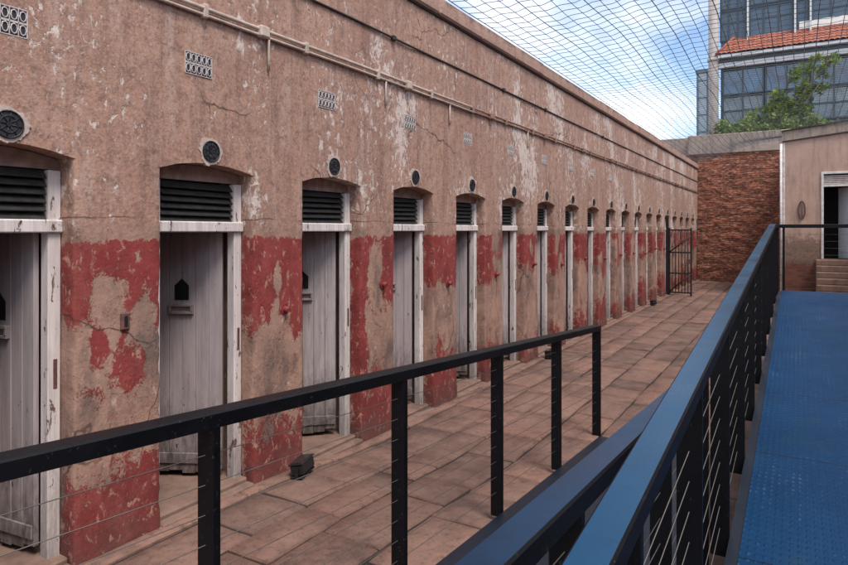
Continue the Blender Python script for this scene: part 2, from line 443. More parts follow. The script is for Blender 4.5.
def wob(y, z): return .009*mn.noise((0, y*1.1, z*1.1))+.004*mn.noise((5, y*5, z*5))
def build_wall():
    mb = MB(); bm = mb.bm
    lay = bm.verts.layers.float.new('red')
    edges = [YS]
    for k in KS: edges += list(op(k))
    edges.append(YE)
    piers = []
    for i in range(0, len(edges), 2): piers.append((KS[0]+i//2, edges[i], edges[i+1]))
    for (k, a, b) in piers:                   # k names the opening whose left edge ends this pier
        n = max(2, int((b-a)/.036))
        path = [(-.36, a), (-.2, a), (-.06, a), (-.014, a), (-.004, a+.005)] + [(0, a+.014+(b-a-.028)*i/n) for i in range(n+1)] + [(-.004, b-.005), (-.014, b), (-.06, b), (-.2, b), (-.36, b)]
        rows = []; nz = 62
        for i in range(nz+1):
            z = -.2+(ZSP+.2)*i/nz; row = []
            for (x, y) in path:
                X, Y = x+wob(y, z), y
                if x < -.001:                  # chipped arrises
                    c = .012*mn.noise((y*3, z*9, k))+.006*mn.noise((y*3, z*27, k))
                    Y += c if x > -.03 else c*.3
                    if x > -.03: X -= abs(c)*.6
                X += .012*sm(.35, 0, z)        # a little thicker at the foot
                row.append((X, Y, z))
            rows.append(row)
        V = mb.grid(rows)
        for r in V:
            for v in r:
                u = (v.co.y-a)/(b-a)
                v[lay] = redness(k, u, v.co.z) if v.co.x > -.13 else -1.
    # everything over the springing line, one sheet
    ys = []
    for (k, a, b) in piers:
        n = max(2, int((b-a)/.09)); ys += [(a+(b-a)*i/n, None) for i in range(n+1)]
        if k <= KS[-1]:
            oa, ob = op(k); ys += [(oa+(ob-oa)*i/14, (oa, ob)) for i in range(1, 14)]
    nz = 24
    def z0(y, o): return (arch(y, *o) if o else ZSP)+.006*mn.noise((y*8, 1, 1))
    rows = []
    for i in range(nz+1):
        row = []
        for (y, o) in ys:
            zb = z0(y, o); z = zb+(ZTOP+.05-zb)*(i/nz)**1.3
            row.append((wob(y, z), y, z))
        rows.append(row)
    V = mb.grid(rows)
    for r in V:
        for v in r: v[lay] = -1.
    for k in KS:
        a, b = op(k)
        rows = []
        for x in (None, -.02, -.10, -.22, -.36):
            rows.append([(wob(y, z0(y, (a, b))) if x is None else x, y, z0(y, (a, b))) for y in [a+(b-a)*i/14 for i in range(15)]])
        V = mb.grid(rows)
        for r in V:
            for v in r: v[lay] = -1.
    return mb.build('wall', M_wall, block, fixn=False)
build_wall()

# coping, roof and inside of the cells
mb = MB()
seg = 26
for i in range(seg):
    a = YS+(YE-YS)*i/seg; b = YS+(YE-YS)*(i+1)/seg
    d = random.uniform(-.006, .006)
    mb.box(-.42, .055+d, a, b-.004, ZTOP, ZTOP+.205+d*.6, .022)
def cop_mat():
    t = NT('coping_plaster'); p = t.pos()
    n = t.noise(p, 5, 6, .68); n2 = t.noise(p, 30, 5, .65)
    c = t.mix(t.map(n, .35, .7), (.47, .31, .25), (.33, .21, .17))
    z = t.xyz(p)[2]
    top = t.map(t.math('ADD', z, t.map(n, .3, .7, -.06, .06)), ZTOP+.14, ZTOP+.2, 0, .7)
    c = t.mix(top, c, (.13, .11, .10)); c = t.mix(t.map(n2, .6, .7, 0, .5), c, (.5, .4, .34))
    t.bump(t.math('ADD', n, n2), .6, .02)
    return t.done(c, .9, 0, .2)
mb.build('coping', cop_mat(), block)
mb = MB()
mb.box(-4.2, -.02, YS, YE, 4.38, 4.50)
mb.box(-4.4, -4.2, YS, YE, -.1, 4.50)
mb.box(-4.2, -.02, YS-.2, YS, -.1, 4.5); mb.box(-4.2, -.02, YE, YE+.2, -.1, 4.5)
mb.build('roof', M_step, block)
mb = MB()
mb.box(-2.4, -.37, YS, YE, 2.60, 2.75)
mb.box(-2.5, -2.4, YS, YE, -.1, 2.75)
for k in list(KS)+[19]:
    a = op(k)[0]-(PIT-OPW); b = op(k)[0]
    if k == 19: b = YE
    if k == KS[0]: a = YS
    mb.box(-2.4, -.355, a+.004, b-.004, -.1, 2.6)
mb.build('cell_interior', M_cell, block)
mb = MB()
for k in KS:
    a, b = op(k); zg = gz(0, (a+b)/2)
    mb.box(-2.4, -.055, a-.002, b+.002, -.1, zg+.055, .012)          # cell floor and worn sill
    mb.box(-.05, .035, a+.004, b-.004, -.1, zg+.030, .014)
mb.build('threshold', M_step, block)

# door frames with transom and arched head
def frame_mesh():
    mb = MB()
    jw = .074
    mb.box(-.20, -.12, .008, .008+jw, -.03, 2.40, .006)
    mb.box(-.20, -.12, OPW-.008-jw, OPW-.008, -.03, 2.40, .006)
    mb.box(-.205, -.098, .006, OPW-.006, 2.035, 2.112, .008)
    poly = [(.008, 2.405), (OPW-.008, 2.405)]+[(y, arch(y, 0, OPW)-.004) for y in [OPW-.008-(OPW-.016)*i/12 for i in range(13)]]
    mb.prism(poly, 'x', -.20, -.150, mi=1)
    return mb
def louvre_mesh():
    mb = MB()
    for i in range(6):
        z = 2.135+i*.048
        M = Matrix.Translation((-.155, OPW/2, z)) @ Matrix.Rotation(R(48), 4, 'Y')
        mb.box(-.034, .034, -(OPW/2-.084), OPW/2-.084, -.005, .005, .002, M=M)
    return mb
fr0 = frame_mesh().build('door_frame', [M_frame, simple('head_board', (.33, .235, .20), .85, var=.35, scale=14)], block)
mb = MB(); mb.box(-.121, -.1165, OPW-.052, OPW-.030, 1.13, 1.30, .001)
sp0 = mb.build('strike_plate', M_rust, fr0)
lv0 = louvre_mesh().build('louvre', M_louvre, block)

# plank door, hinge at the local origin, leaf along -y, outer face x = 0
DW, DH = .625, 1.93
def door_mesh():
    mb = MB(); n = 6; w = DW/n; rd = random.Random(3)
    for i in range(n):
        b = rd.uniform(0, .035)
        vs = mb.box(-.034, rd.uniform(-.002, .001), -DW+i*w+.0008, -DW+(i+1)*w-.0008, .02+b, DH, .0035)
    return mb
dr0 = door_mesh().build('cell_door', M_door, block)
mb = MB()
c = -DW/2
mb.prism([(c-.055, 1.395), (c+.055, 1.395), (c+.055, 1.51), (c, 1.565), (c-.055, 1.51)], 'x', -.01, .0035)
ht0 = mb.build('peephole', M_black, dr0)
mb = MB()
mb.box(-.003, .030, c-.095, c+.095, 1.345, 1.366, .003); mb.box(-.003, .026, c-.095, c+.095, 1.285, 1.305, .003)
mb.box(-.003, .028, c-.095, c-.075, 1.305, 1.345, .002); mb.box(-.003, .028, c+.075, c+.095, 1.305, 1.345, .002)
ty0 = mb.build('food_hatch', M_tray, dr0)
mb = MB(); mb.box(.0, .012, -DW+.004, -.004, .10, .185, .004)
bt0 = mb.build('ledge', M_door, dr0)
rv_bm = MB()
N = 20
def disc(mb, x0, x1, r, n=24, jag=0., seed=0):
    poly = []
    for i in range(n):
        a = 2*math.pi*i/n; q = r*(1+jag*mn.noise((math.cos(a)*1.7+seed, math.sin(a)*1.7, seed))+jag*.6*mn.noise((math.cos(a)*6+seed, math.sin(a)*6, seed)))
        poly.append((q*math.cos(a), q*math.sin(a)))
    mb.prism(poly, 'x', x0, x1)
disc(rv_bm, -.02, .0075, .100, 60, .24, 3.)
rv0 = rv_bm.build('round_vent', M_ring, block)
mb = MB(); disc(mb, -.01, .0105, .072, 24)
rvd0 = mb.build('vent_opening', M_ventdark, rv0)
mb = MB()
mb.tube([(.0125, .072*math.cos(2*math.pi*i/20), .072*math.sin(2*math.pi*i/20)) for i in range(20)], .005, 6, closed=True)
mb.tube([(.0125, .045*math.cos(2*math.pi*i/16), .045*math.sin(2*math.pi*i/16)) for i in range(16)], .003, 5, closed=True)
for a in range(8):
    q = a*math.pi/4; mb.tube([(.012, .012*math.cos(q), .012*math.sin(q)), (.012, .070*math.cos(q), .070*math.sin(q))], .003, 5)
disc(mb, .012, .016, .014, 10)
rvg0 = mb.build('vent_grille', M_iron, rv0)

def airbrick():
    mb = MB(); W, H = .225, .155
    mb.box(-.02, .004, -W/2, W/2, -H/2, H/2, .002, mi=1)
    mb.box(.0, .006, -W/2, W/2, H/2-.006, H/2, .001); mb.box(.0, .006, -W/2, W/2, -H/2, -H/2+.006, .001)
    for s_ in (-1, 1): mb.box(.0, .006, s_*W/2-.004, s_*W/2+.004, -H/2, H/2, .001)
    mb.box(.0, .007, -W/2, W/2, -.006, .006, .001)
    for i in range(5):
        for j in (-1, 1):
            y = -W/2+W*(i+.5)/5
            mb.tube([(.006, y+.017*math.cos(q*math.pi/4), j*.037+.027*math.sin(q*math.pi/4)) for q in range(8)], .0042, 5, closed=True)
        if i: mb.box(.0, .007, -W/2+W*i/5-.0025, -W/2+W*i/5+.0025, -H/2, H/2, .001)
    return mb
ab0 = airbrick().build('air_brick', [M_grille, M_ventdark], block)

mb = MB(); mb.box(-.006, .018, -.030, .030, -.055, .055, .008); mb.box(-.004, .021, -.012, .012, -.034, .034, .003, mi=1)
kp0 = mb.build('bolt_keeper', [M_rust, M_black], block)
mb = MB()
mb.tube([(-.01, 0, 0), (.03, 0, 0), (.055, -.004, -.004)], [.030, .026, .020], 10); disc(mb, -.004, .010, .045, 14)
kn0 = mb.build('bolt_knob', M_redknob, block)

PHI = {-2: 70, -1: 84, 0: 62, 1: 48, 2: 30, 3: 66, 4: 24, 5: 35, 6: 28, 7: 40}
rk = random.Random(8)
first = True
for k in KS:
    a, b = op(k); m = (a+b)/2; zg = gz(0, m)
    phi = PHI.get(k, rk.uniform(20, 55))
    fr, lv, dr, rv = (fr0, lv0, dr0, rv0) if first else (copy_obj(fr0, block), copy_obj(lv0, block), copy_obj(dr0, block), copy_obj(rv0, block))
    fr.location = (rk.uniform(-.02, .008), a, 0); lv.location = (rk.uniform(-.012, .012), a, 0); lv.rotation_euler = (R(rk.uniform(-.9, .9)), 0, 0); fr.rotation_euler = (R(rk.uniform(-.25, .25)), 0, 0)
    dr.location = (-.215, b-.112, zg+.062); dr.rotation_euler = (0, 0, -R(phi))
    dr.scale = (1, 1, (2.03-zg-.062)/DH)
    rv.location = (wob(m, 2.6), m-.005+rk.uniform(-.010, .010)+(.05 if k == -1 else 0), 2.615+rk.uniform(-.008, .008)); rv.rotation_euler = (rk.uniform(0, 6), 0, 0)
    if not first:
        copy_obj(sp0, fr)
        for q in (ht0, ty0, bt0): copy_obj(q, dr)
        copy_obj(rvd0, rv); copy_obj(rvg0, rv)
    if k <= 8:
        ab = ab0 if first else copy_obj(ab0, block)
        ab.location = (wob(m-.1, 3.2)-.002, m-.10 if k >= 0 else m+.035, 3.20 if k >= 0 else 3.16)
    if k >= -1:
        if k == 0: o_ = kp0; o_.location = (.0, a-.255, 1.485)
        else:
            o_ = kn0 if k == -1 else copy_obj(kn0, block)
            o_.location = (0, a-.20+rk.uniform(-.04, .04), 1.46+rk.uniform(-.06, .06))
    first = False
# conduit pair with saddles and droppers, and the thin cable higher up
mb = MB()
ys = [YS+(YE-YS)*i/60 for i in range(61)]
def sag(y, q): return .012*mn.noise((q, y*.5, 0))
mb.tube([(.028, y, 3.60+sag(y, 1)) for y in ys if y < 7.5], .016, 8)
mb.tube([(.024, y, 3.555+sag(y, 2)) for y in ys if y < 7.5], .012, 8)
mb.mi = 1
mb.tube([(.026, y, 3.60+sag(y, 1)) for y in ys if y > 7.0], .014, 8)
mb.tube([(.022, y, 3.56+sag(y, 2)) for y in ys if y > 7.0], .010, 8)
mb.mi = 0
y = YS+.4
while y < YE:
    mb.mi = 1 if y > 7 else 0
    mb.box(-.004, .046, y-.022, y+.022, 3.53, 3.63, .008)
    if int(y*10) % 3 == 0: mb.box(-.004, .065, y+.5, y+.60, 3.535, 3.625, .012)
    y += 1.05
mb.mi = 0
for yy in (3.62, 5.25, 6.6, 9.1): mb.tube([(.02, yy, 3.56), (.02, yy, 3.36), (.012, yy+.01, 3.30)], .011, 7)
mb.build('conduit', [M_conduit, simple('painted_conduit_shadowed', (.27, .165, .13), .8, var=.3)], block)  # far pipes wall-coloured, darkened further for the shadow line along them
mb = MB()
mb.tube([(.012, y, 4.02+sag(y, 5)) for y in ys], .011, 6)
mb.tube([(.01, y, ZTOP-.012) for y in ys], .014, 6)  # thin dark line along the underside of the coping
for yy in (1.2, 3.9, 5.4, 8.2, 9.9, 13.4): mb.box(-.004, .035, yy-.03, yy+.03, 3.995, 4.045, .006)
mb.build('cable', M_cable, block)

# ------------------------------------------------------------------ floor lights
def floodlight():
    t = thing('floor_light', 'x', 'floodlight')
    mb = MB()
    M = Matrix.Translation((0, 0, .066)) @ Matrix.Rotation(R(-10), 4, 'Y')
    mb.box(-.06, .05, -.115, .115, -.052, .036, .012, M=M)
    for i in range(7): mb.box(-.052, .042, -.10+i*.033, -.092+i*.033, -.070, -.05, .001, M=M)
    mb.box(-.066, .056, -.122, .122, .034, .044, .003, M=M)
    mb.build('housing', M_iron, t)
    mb = MB(); mb.box(-.052, .042, -.105, .105, .0445, .047, M=M)
    mb.build('glass', simple('lamp_glass', (.02, .022, .025), .08, bump=0), t)
    mb = MB()
    for s_ in (-1, 1): mb.box(-.014, .014, s_*.128-.004, s_*.128+.004, .0, .08, .001)
    mb.box(-.05, .05, -.132, .132, .0, .008, .002)
    mb.build('bracket', M_iron, t)
    return t
FL = [(.16, 3.86, 'black floor floodlight at the foot of the wall, nearest to the cable railing'),
      (.17, 9.70, 'black floor floodlight halfway along the row of cell doors'),
      (.17, 17.95, 'black floor floodlight farthest along the wall, near the barred gate')]
f0 = floodlight()
for i, (x, y, lb) in enumerate(FL):
    if i == 0: f = f0
    else:
        f = f0.copy(); COL.objects.link(f)
        for ch in f0.children: copy_obj(ch, f)
    f.location = (x, y, gz(x, y)+.022); f.rotation_euler = (0, 0, R((18, 0, -8)[i])); tag(f, lb, 'floodlight', 'floodlights at the foot of the cell wall')

# ------------------------------------------------------------------ barred gate at the far end
gt = thing('barred_gate', 'black barred iron gate standing open across the far end of the cell wall', 'gate', (.08, 20.95, 0))
mb = MB()
for x in (0., .63): mb.box(x-.022, x+.022, -.022, .022, .0, 2.12, .004)
for z in (.10, .70, 1.35, 2.05): mb.box(.0, .63, -.016, .016, z-.022, z+.022, .003)
mb.build('gate_frame', M_iron, gt)
for i in range(6):
    mb = MB(); x = .09+i*.09; mb.tube([(x, 0, .1), (x, 0, 2.06)], .013, 7); mb.build('bar', M_iron, gt)
mb = MB(); mb.tube([(.0, -.03, 1.36), (.63, -.03, 1.86)], .018, 7); mb.tube([(.0, -.03, .12), (.63, -.03, .69)], .018, 7)
mb.build('brace', M_iron, gt)
mb = MB(); mb.box(-.10, -.03, -.05, .05, -.05, 2.45, .006)
mb.build('gate_post', M_iron, gt)
mb = MB(); mb.box(.50, .62, -.04, .04, 1.0, 1.15, .006); mb.build('lock_box', M_rust, gt)

# ------------------------------------------------------------------ RAMPS
SL = .0687
def zlow(y): return .294-SL*(y-1.52) if y > 0.05 else .395          # lower ramp deck
def zup(y): return .365+.0735*max(0, min(y, 10.1)) if y > 0 else .365
LX0, LX1 = CX-1.745, CX-.54
UX0, UX1 = CX-.235, CX+1.35
def ramp(name, label, x0, x1, prof, supports, dm=None, kerb=.006):
    t = thing(name, label, 'ramp', (0, 0, 0))
    mb = MB()
    n = len(prof)
    A = [mb.bm.verts.new((x0, y, z)) for y, z in prof]; B = [mb.bm.verts.new((x1, y, z)) for y, z in prof]
    A2 = [mb.bm.verts.new((x0, y, z-.008)) for y, z in prof]; B2 = [mb.bm.verts.new((x1, y, z-.008)) for y, z in prof]
    for i in range(n-1):
        mb.bm.faces.new((A[i], B[i], B[i+1], A[i+1])); mb.bm.faces.new((A2[i], A2[i+1], B2[i+1], B2[i]))
        mb.bm.faces.new((A[i], A[i+1], A2[i+1], A2[i])); mb.bm.faces.new((B[i], B2[i], B2[i+1], B[i+1]))
    mb.bm.faces.new((A[0], A2[0], B2[0], B[0])); mb.bm.faces.new((A[-1], B[-1], B2[-1], A2[-1]))
    mb.build('deck', dm or M_deck, t)
    for (xa, xb) in ((x0-kerb, x0+.045), (x1-.045, x1+.006)):
        mb = MB()
        for i in range(n-1):
            (ya, za), (yb, zb) = prof[i], prof[i+1]
            h = .15
            P = [(xa, ya, max(za-.010-h, -.1)), (xb, ya, max(za-.010-h, -.1)), (xb, ya, za-.010), (xa, ya, za-.010)]
            Q = [(xa, yb, max(zb-.010-h, -.1)), (xb, yb, max(zb-.010-h, -.1)), (xb, yb, zb-.010), (xa, yb, zb-.010)]
            V = [mb.bm.verts.new(p) for p in P+Q]
            for f in ((0, 1, 2, 3), (7, 6, 5, 4), (0, 4, 5, 1), (1, 5, 6, 2), (2, 6, 7, 3), (3, 7, 4, 0)): mb.bm.faces.new([V[j] for j in f])
        mb.build('edge_beam', M_channel, t)
    for y in supports:
        z = next(za+(zb-za)*(y-ya)/(yb-ya) for (ya, za), (yb, zb) in zip(prof, prof[1:]) if ya <= y <= yb)
        for x in (x0+.10, x1-.10):
            mb = MB(); mb.box(x-.03, x+.03, y-.03, y+.03, -.1, z-.012, .003); mb.build('support_leg', M_channel, t)
    return t
ramp('steel_ramp', 'blue chequer plate ramp climbing away along the right edge towards the building', UX0, UX1,
     [(0.0, .365), (10.1, zup(10.1)), (11.35, zup(10.1))], [1.5, 4.5, 7.5, 10.3], None, .052)
ramp('steel_ramp', 'narrow ramp with a darkened deck going down to the paving between two cable railings', LX0, LX1,
     [(0.0, zlow(0.1)), (6.42, zlow(6.42))], [1.0, 2.8], M_channel)  # deck darker than the upper one: the wall's dull reflection is in its colour
ramp('steel_landing', 'steel landing where the two ramps meet under the viewer', LX0, UX1, [(-1.6, .362), (-.004, .362)], [-1.4, -.2])

PW, PT = .085, .034
def railing(label, group, pts, posts, drop, cables=9, foot=.20, cap=None):
    """pts: polyline of the rail top; posts: points on it; all upright flat bars"""
    t = thing('cable_railing', label, 'railing', (pts[0][0], pts[0][1], 0), group)
    L = Vector(t.location)
    d = (Vector(pts[1])-Vector(pts[0])); hd = Vector((d.x, d.y, 0)).normalized(); sd = Vector((-hd.y, hd.x, 0))
    def strip(mb, p, q, w, h, e=0.):
        a, b = Vector(p)-L, Vector(q)-L; u = (b-a).normalized(); a = a-u*e; b = b+u*e
        V = []
        for c in (a, b):
            for (s_, z) in ((-w/2, -h), (w/2, -h), (w/2, -.006), (w/2-.006, 0), (-w/2+.006, 0), (-w/2, -.006)):
                V.append(mb.bm.verts.new(c+sd*s_+Vector((0, 0, z))))
        for j in range(6): mb.bm.faces.new((V[j], V[(j+1) % 6], V[6+(j+1) % 6], V[6+j])).material_index = 0 if j == 3 else 1
        mb.bm.faces.new(V[:6][::-1]).material_index = 1; mb.bm.faces.new(V[6:]).material_index = 1
    mb = MB()
    for p, q in zip(pts, pts[1:]): strip(mb, p, q, PW, .055)
    mb.build('handrail', [cap or M_railsky, M_post], t)
    M0 = Matrix((( hd.x, sd.x, 0, 0), (hd.y, sd.y, 0, 0), (0, 0, 1, 0), (0, 0, 0, 1)))
    for p in posts:
        mb = MB(); P = Vector(p)-L
        M = Matrix.Translation(P) @ M0
        mb.box(-PT/2, PT/2, -PW/2+.001, PW/2-.001, -drop-foot, -.05, .003, M=M)
        mb.build('post', M_post, t)
    for i in range(cables):
        mb = MB(); o = Vector((0, 0, -.155-i*.105))
        mb.tube([Vector(p)-L+o for p in pts], .0017, 6)
        mb.build('cable', M_wire, t)
    return t
GR = 'cable railings of the ramps'
def tl(y): return 1.414-SL*(y-1.52)
py = [-.94, .29, 1.52, 2.75, 3.98, 5.21, 6.45]
railing('dark flat-bar cable railing on the outer side of the lower ramp, nearest the cell doors', GR,
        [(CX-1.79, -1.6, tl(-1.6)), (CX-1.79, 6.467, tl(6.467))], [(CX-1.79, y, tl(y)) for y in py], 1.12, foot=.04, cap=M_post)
railing('inner railing of the lower ramp with a dim sky sheen coloured on top, beside the taller rising rail', GR,
        [(CX-.496, 0.02, tl(0.02)), (CX-.496, 6.467, tl(6.467))], [(CX-.496, y, tl(y)) for y in py[1:]], 1.12, foot=.04, cap=M_railsky_dim)
def tu(y): return zup(y)+1.0+.03*sm(6, 11, y)
pu = [.42+.97*i for i in range(11)]
railing('long black railing with a sky sheen coloured on top, rising beside the blue ramp to the landing', GR,
        [(CX-.33, 0.02, tu(0.02)), (CX-.33, 10.1, tu(10.1)), (CX-.33, 11.36, tu(11.3))], [(CX-.33, y, tu(y)) for y in pu[:10]+[10.1, 11.34]], 1.0, foot=.12)
railing('short level railing across the far end of the blue ramp', GR,
        [(CX-.28, 11.36, tu(11.3)), (CX+1.36, 11.36, tu(11.3))], [(CX-.22, 11.36, tu(11.3)), (CX+1.33, 11.36, tu(11.3))], 1.0, foot=.12)

# ------------------------------------------------------------------ back brick wall
bw = thing('brick_wall', 'tall red brick wall with a stained concrete capping closing the far end of the yard', 'wall', (0, YE+.2, 0))
def rough_sheet(mb, x0, x1, y, z0, z1, step, amp, fr):
    nx = int((x1-x0)/step); nz = int((z1-z0)/step)
    mb.grid([[(x0+(x1-x0)*j/nx, y+amp*mn.noise((j*step*fr, i*step*fr*2.2, 3))+amp*.6*mn.noise((j*step*fr*3, i*step*fr*6, 8)), z0+(z1-z0)*i/nz) for j in range(nx+1)] for i in range(nz+1)], smooth=False)
mb = MB()
rough_sheet(mb, .0, 3.3, -.17, -.2, 5.12, .06, .03, 2.2)
mb.box(-4.6, 3.3, .0, .3, -.2, 5.12)
mb.build('masonry', M_brick, bw)
mb = MB(); mb.box(-.36, 3.32, -.24, .36, 5.12, 5.90, .02); mb.box(-4.6, -.36, .22, .36, 5.1, 5.895, .02)
mb.build('capping', M_band, bw)
mb = MB(); mb.box(-.05, 3.31, -.19, -.02, 5.04, 5.118, .01)
mb.build('corbel', M_brick, bw)

# ------------------------------------------------------------------ pink building on the right
BX, BY = 3.146, 22.5
pb = thing('plaster_building', 'low pink rendered building with an open white door and sloping parapet', 'building', (BX, BY, 0))
DX0, DX1, DZ0, DZ1, DZ2 = 1.00, 1.92, 1.175, 3.35, 3.80
def fmat():
    t = NT('worn_render'); p = t.pos(); z = t.xyz(p)[2]
    n = t.noise(p, 1.6, 6, .66); n2 = t.noise(p, 8, 6, .68)
    c = t.mix(t.map(n, .3, .7), (.54, .38, .30), (.43, .29, .23))
    st = t.noise(t.scale(p, (4, 4, .5)), 1.5, 6, .7); c = t.mix(t.map(st, .48, .66, 0, .6), c, (.27, .175, .145)); n5 = t.noise(p, 24, 6, .75); c = t.mix(t.map(n5, .54, .66, 0, .5), c, (.25, .15, .12)); c = t.mix(t.map(n2, .58, .66, 0, .4), c, (.58, .45, .38))
    m = t.map(t.math('ADD', z, t.map(n2, .3, .7, -.35, .35)), 1.95, 1.65)
    c = t.mix(m, c, t.mix(t.map(n2, .35, .65), (.30, .19, .14), (.13, .105, .09)))
    b = t.n('ShaderNodeTexBrick'); cb = t.n('ShaderNodeCombineXYZ'); o = t.xyz(p)
    t.put(cb.inputs[0], o[0]); t.put(cb.inputs[1], o[2]); t.put(b.inputs['Vector'], cb.outputs[0])
    b.inputs['Scale'].default_value = 1; b.inputs['Brick Width'].default_value = .235; b.inputs['Row Height'].default_value = .085
    b.inputs['Mortar Size'].default_value = .012
    b.inputs['Color1'].default_value = (.24, .08, .05, 1); b.inputs['Color2'].default_value = (.12, .05, .035, 1); b.inputs['Mortar'].default_value = (.13, .085, .065, 1)
    m2 = t.map(t.math('ADD', z, t.map(n2, .3, .7, -.2, .2)), 1.12, 1.0)
    c = t.mix(m2, c, b.outputs['Color'])
    t.bump(n2, .5, .012)
    return t.done(c, .9, 0, .2)
M_fr = fmat()
W = 6.0
def top(x): return 4.80+.105*x
mb = MB()
for (a, b, z0, z1) in ((0, DX0, -.2, None), (DX1, W, -.2, None), (DX0, DX1, DZ2, None), (DX0, DX1, -.2, DZ0)):
    mb.prism([(a, z0), (b, z0), (b, z1 if z1 else top(b)), (a, z1 if z1 else top(a))], 'y', 0, .35)
mb.box(0, .35, .35, 5.3, -.2, 4.8); mb.box(W-.35, W, .35, 6, -.2, 5.2); mb.box(.35, W-.35, 5.7, 6, -.2, 5.2)
mb.build('wall', M_fr, pb)
mb = MB()
mb.prism([(-.02, top(0)), (W, top(W)), (W, top(W)+.31), (-.02, top(0)+.29)], 'y', -.035, .40)
mb.build('parapet', M_band, pb)
# unseen wall added down the right side so yard light comes from above
mb = MB(); mb.box(3.3, 3.65, -30, -.01, -.2, 5.0, .01); mb.box(3.66, 6., -30, -.01, 4.7, 4.9); mb.build('added_light_wall', M_fr, pb)
mb = MB()
mb.prism([(-.04, top(0)+.291), (W, top(W)+.311), (W, top(W)+.345), (-.04, top(0)+.325)], 'y', -.075, .44)
mb.prism([(-.02, top(0)-.035), (W, top(W)-.035), (W, top(W)-.001), (-.02, top(0)-.001)], 'y', -.055, -.002)  # dark strip standing in for the shadow line below the parapet
mb.build('drip_edge_shadow_line', M_cable, pb)
mb = MB(); mb.box(.36, W-.36, .36, 5.69, 4.6, 4.72); mb.build('roof', M_cable, pb)
mb = MB(); mb.tube([(-.05, -.03, -.1), (-.05, -.03, 4.72)], .035, 10); mb.box(.0, .055, -.012, -.001, 0.9, 4.74)
mb.build('corner_strip', simple('white_trim', (.66, .62, .6), .7, var=.3, scale=6), pb)
mb = MB()
for x in (DX0+.002, DX1-.067): mb.box(x, x+.065, -.03, .10, DZ0, DZ2-.07, .006)
mb.box(DX0+.002, DX1-.002, -.03, .10, DZ2-.068, DZ2-.003, .006); mb.box(DX0+.069, DX1-.069, -.025, .10, DZ1, DZ1+.06, .006)
fb = mb.build('door_frame', simple('white_gloss', (.66, .64, .62), .6, var=.2, scale=8), pb)
mb = MB()
for i in range(5): mb.box(DX0+.07, DX1-.07, .02, .05, DZ1+.075+i*.056, DZ1+.115+i*.056, .003, M=Matrix.Translation((0, 0, 0)))
mb.build('transom_slats', simple('slat_paint', (.52, .46, .42), .7, var=.3), pb)
mb = MB()
M = Matrix.Translation((DX1-.07, .10, DZ0)) @ Matrix.Rotation(R(-60), 4, 'Z')
mb.box(-.76, 0, 0, .04, .01, DZ1-DZ0-.01, .004, M=M)
for z0, z1 in ((.2, .95), (1.1, 2.0)): mb.box(-.66, -.1, -.006, -.001, z0, z1, .002, M=M)
d1 = mb.build('door', simple('pale_blue_white_door', (.62, .66, .70), .5, var=.1), pb)
mb = MB(); mb.box(-.74, -.60, -.05, -.006, 1.02, 1.05, .006, M=M); mb.build('handle', M_iron, d1)
mb = MB(); mb.box(DX0-.6, W-.4, 2.0, 2.1, 0, 4.5); mb.box(.36, W-.36, .36, 5.6, DZ0-.2, DZ0-.01)
mb.build('room_inside', M_cell, pb)
st = thing('entrance_steps', 'worn brown stone steps up to the open white door', 'steps', (BX+.86, BY, 0))
mb = MB()
nst = 7
for i in range(nst):
    z1 = DZ0-.012-i*DZ0/nst; y1 = -.06-i*.29-.35
    mb.box(.0, 1.4, y1, -.004, z1-.165, z1, .018)
mb.build('treads', concrete_material('step_stone', (.30, .19, .14), (.13, .085, .065)), st)
mb = MB()
mb.tube([(.0+.085*math.cos(2*math.pi*i/24)*(1), 0, .27*math.sin(2*math.pi*i/24)) for i in range(24)], .018, 7, closed=True)
mb.tube([(0, .0, -.26), (0, .0, .26)], .012, 6)
br = mb.build('wall_bracket', M_rust); br.location = (BX+.50, BY-.03, 2.66)
tag(br, 'rusty oblong iron ring fixed upright on the pink wall beside the open door', 'wall ring')

# ------------------------------------------------------------------ modern office building far behind
OX, OY = CX-4.75, 44.
ob = thing('office_building', 'modern office block with blue glass, round concrete column and red tiled pent roof', 'building', (OX, OY, 0))
M_ofw = simple('office_panel', (.06, .10, .15), .6, var=.15, scale=2)
M_olt = simple('office_trim', (.55, .56, .58), .6, var=.1, scale=3)
def glass_mat(name, c1, c2, sc_):
    t = NT(name); p = t.pos(); n = t.noise(t.scale(p, (1, 1, 1.6)), sc_, 5, .65, .8)
    return t.done(t.mix(t.map(n, .38, .66), c1, c2), .06, 0, .9)
M_glass = glass_mat('blue_glass', (.004, .032, .085), (.03, .13, .26), .9)
M_ggrey = glass_mat('grey_glass', (.04, .07, .095), (.12, .17, .20), 1.4)
M_col = concrete_material('column_concrete', (.46, .42, .40), (.25, .21, .20))
OW = 16.
mb = MB(); mb.box(.4, OW, .35, 12, 0, 24); mb.build('core', M_ofw, ob)
mb = MB(); mb.tube([(.02, -.12, 0), (.02, -.12, 24)], .30, 18); mb.tube([(.02, -.12, 12.75), (.02, -.12, 12.95)], .36, 18)
mb.build('column', M_col, ob)
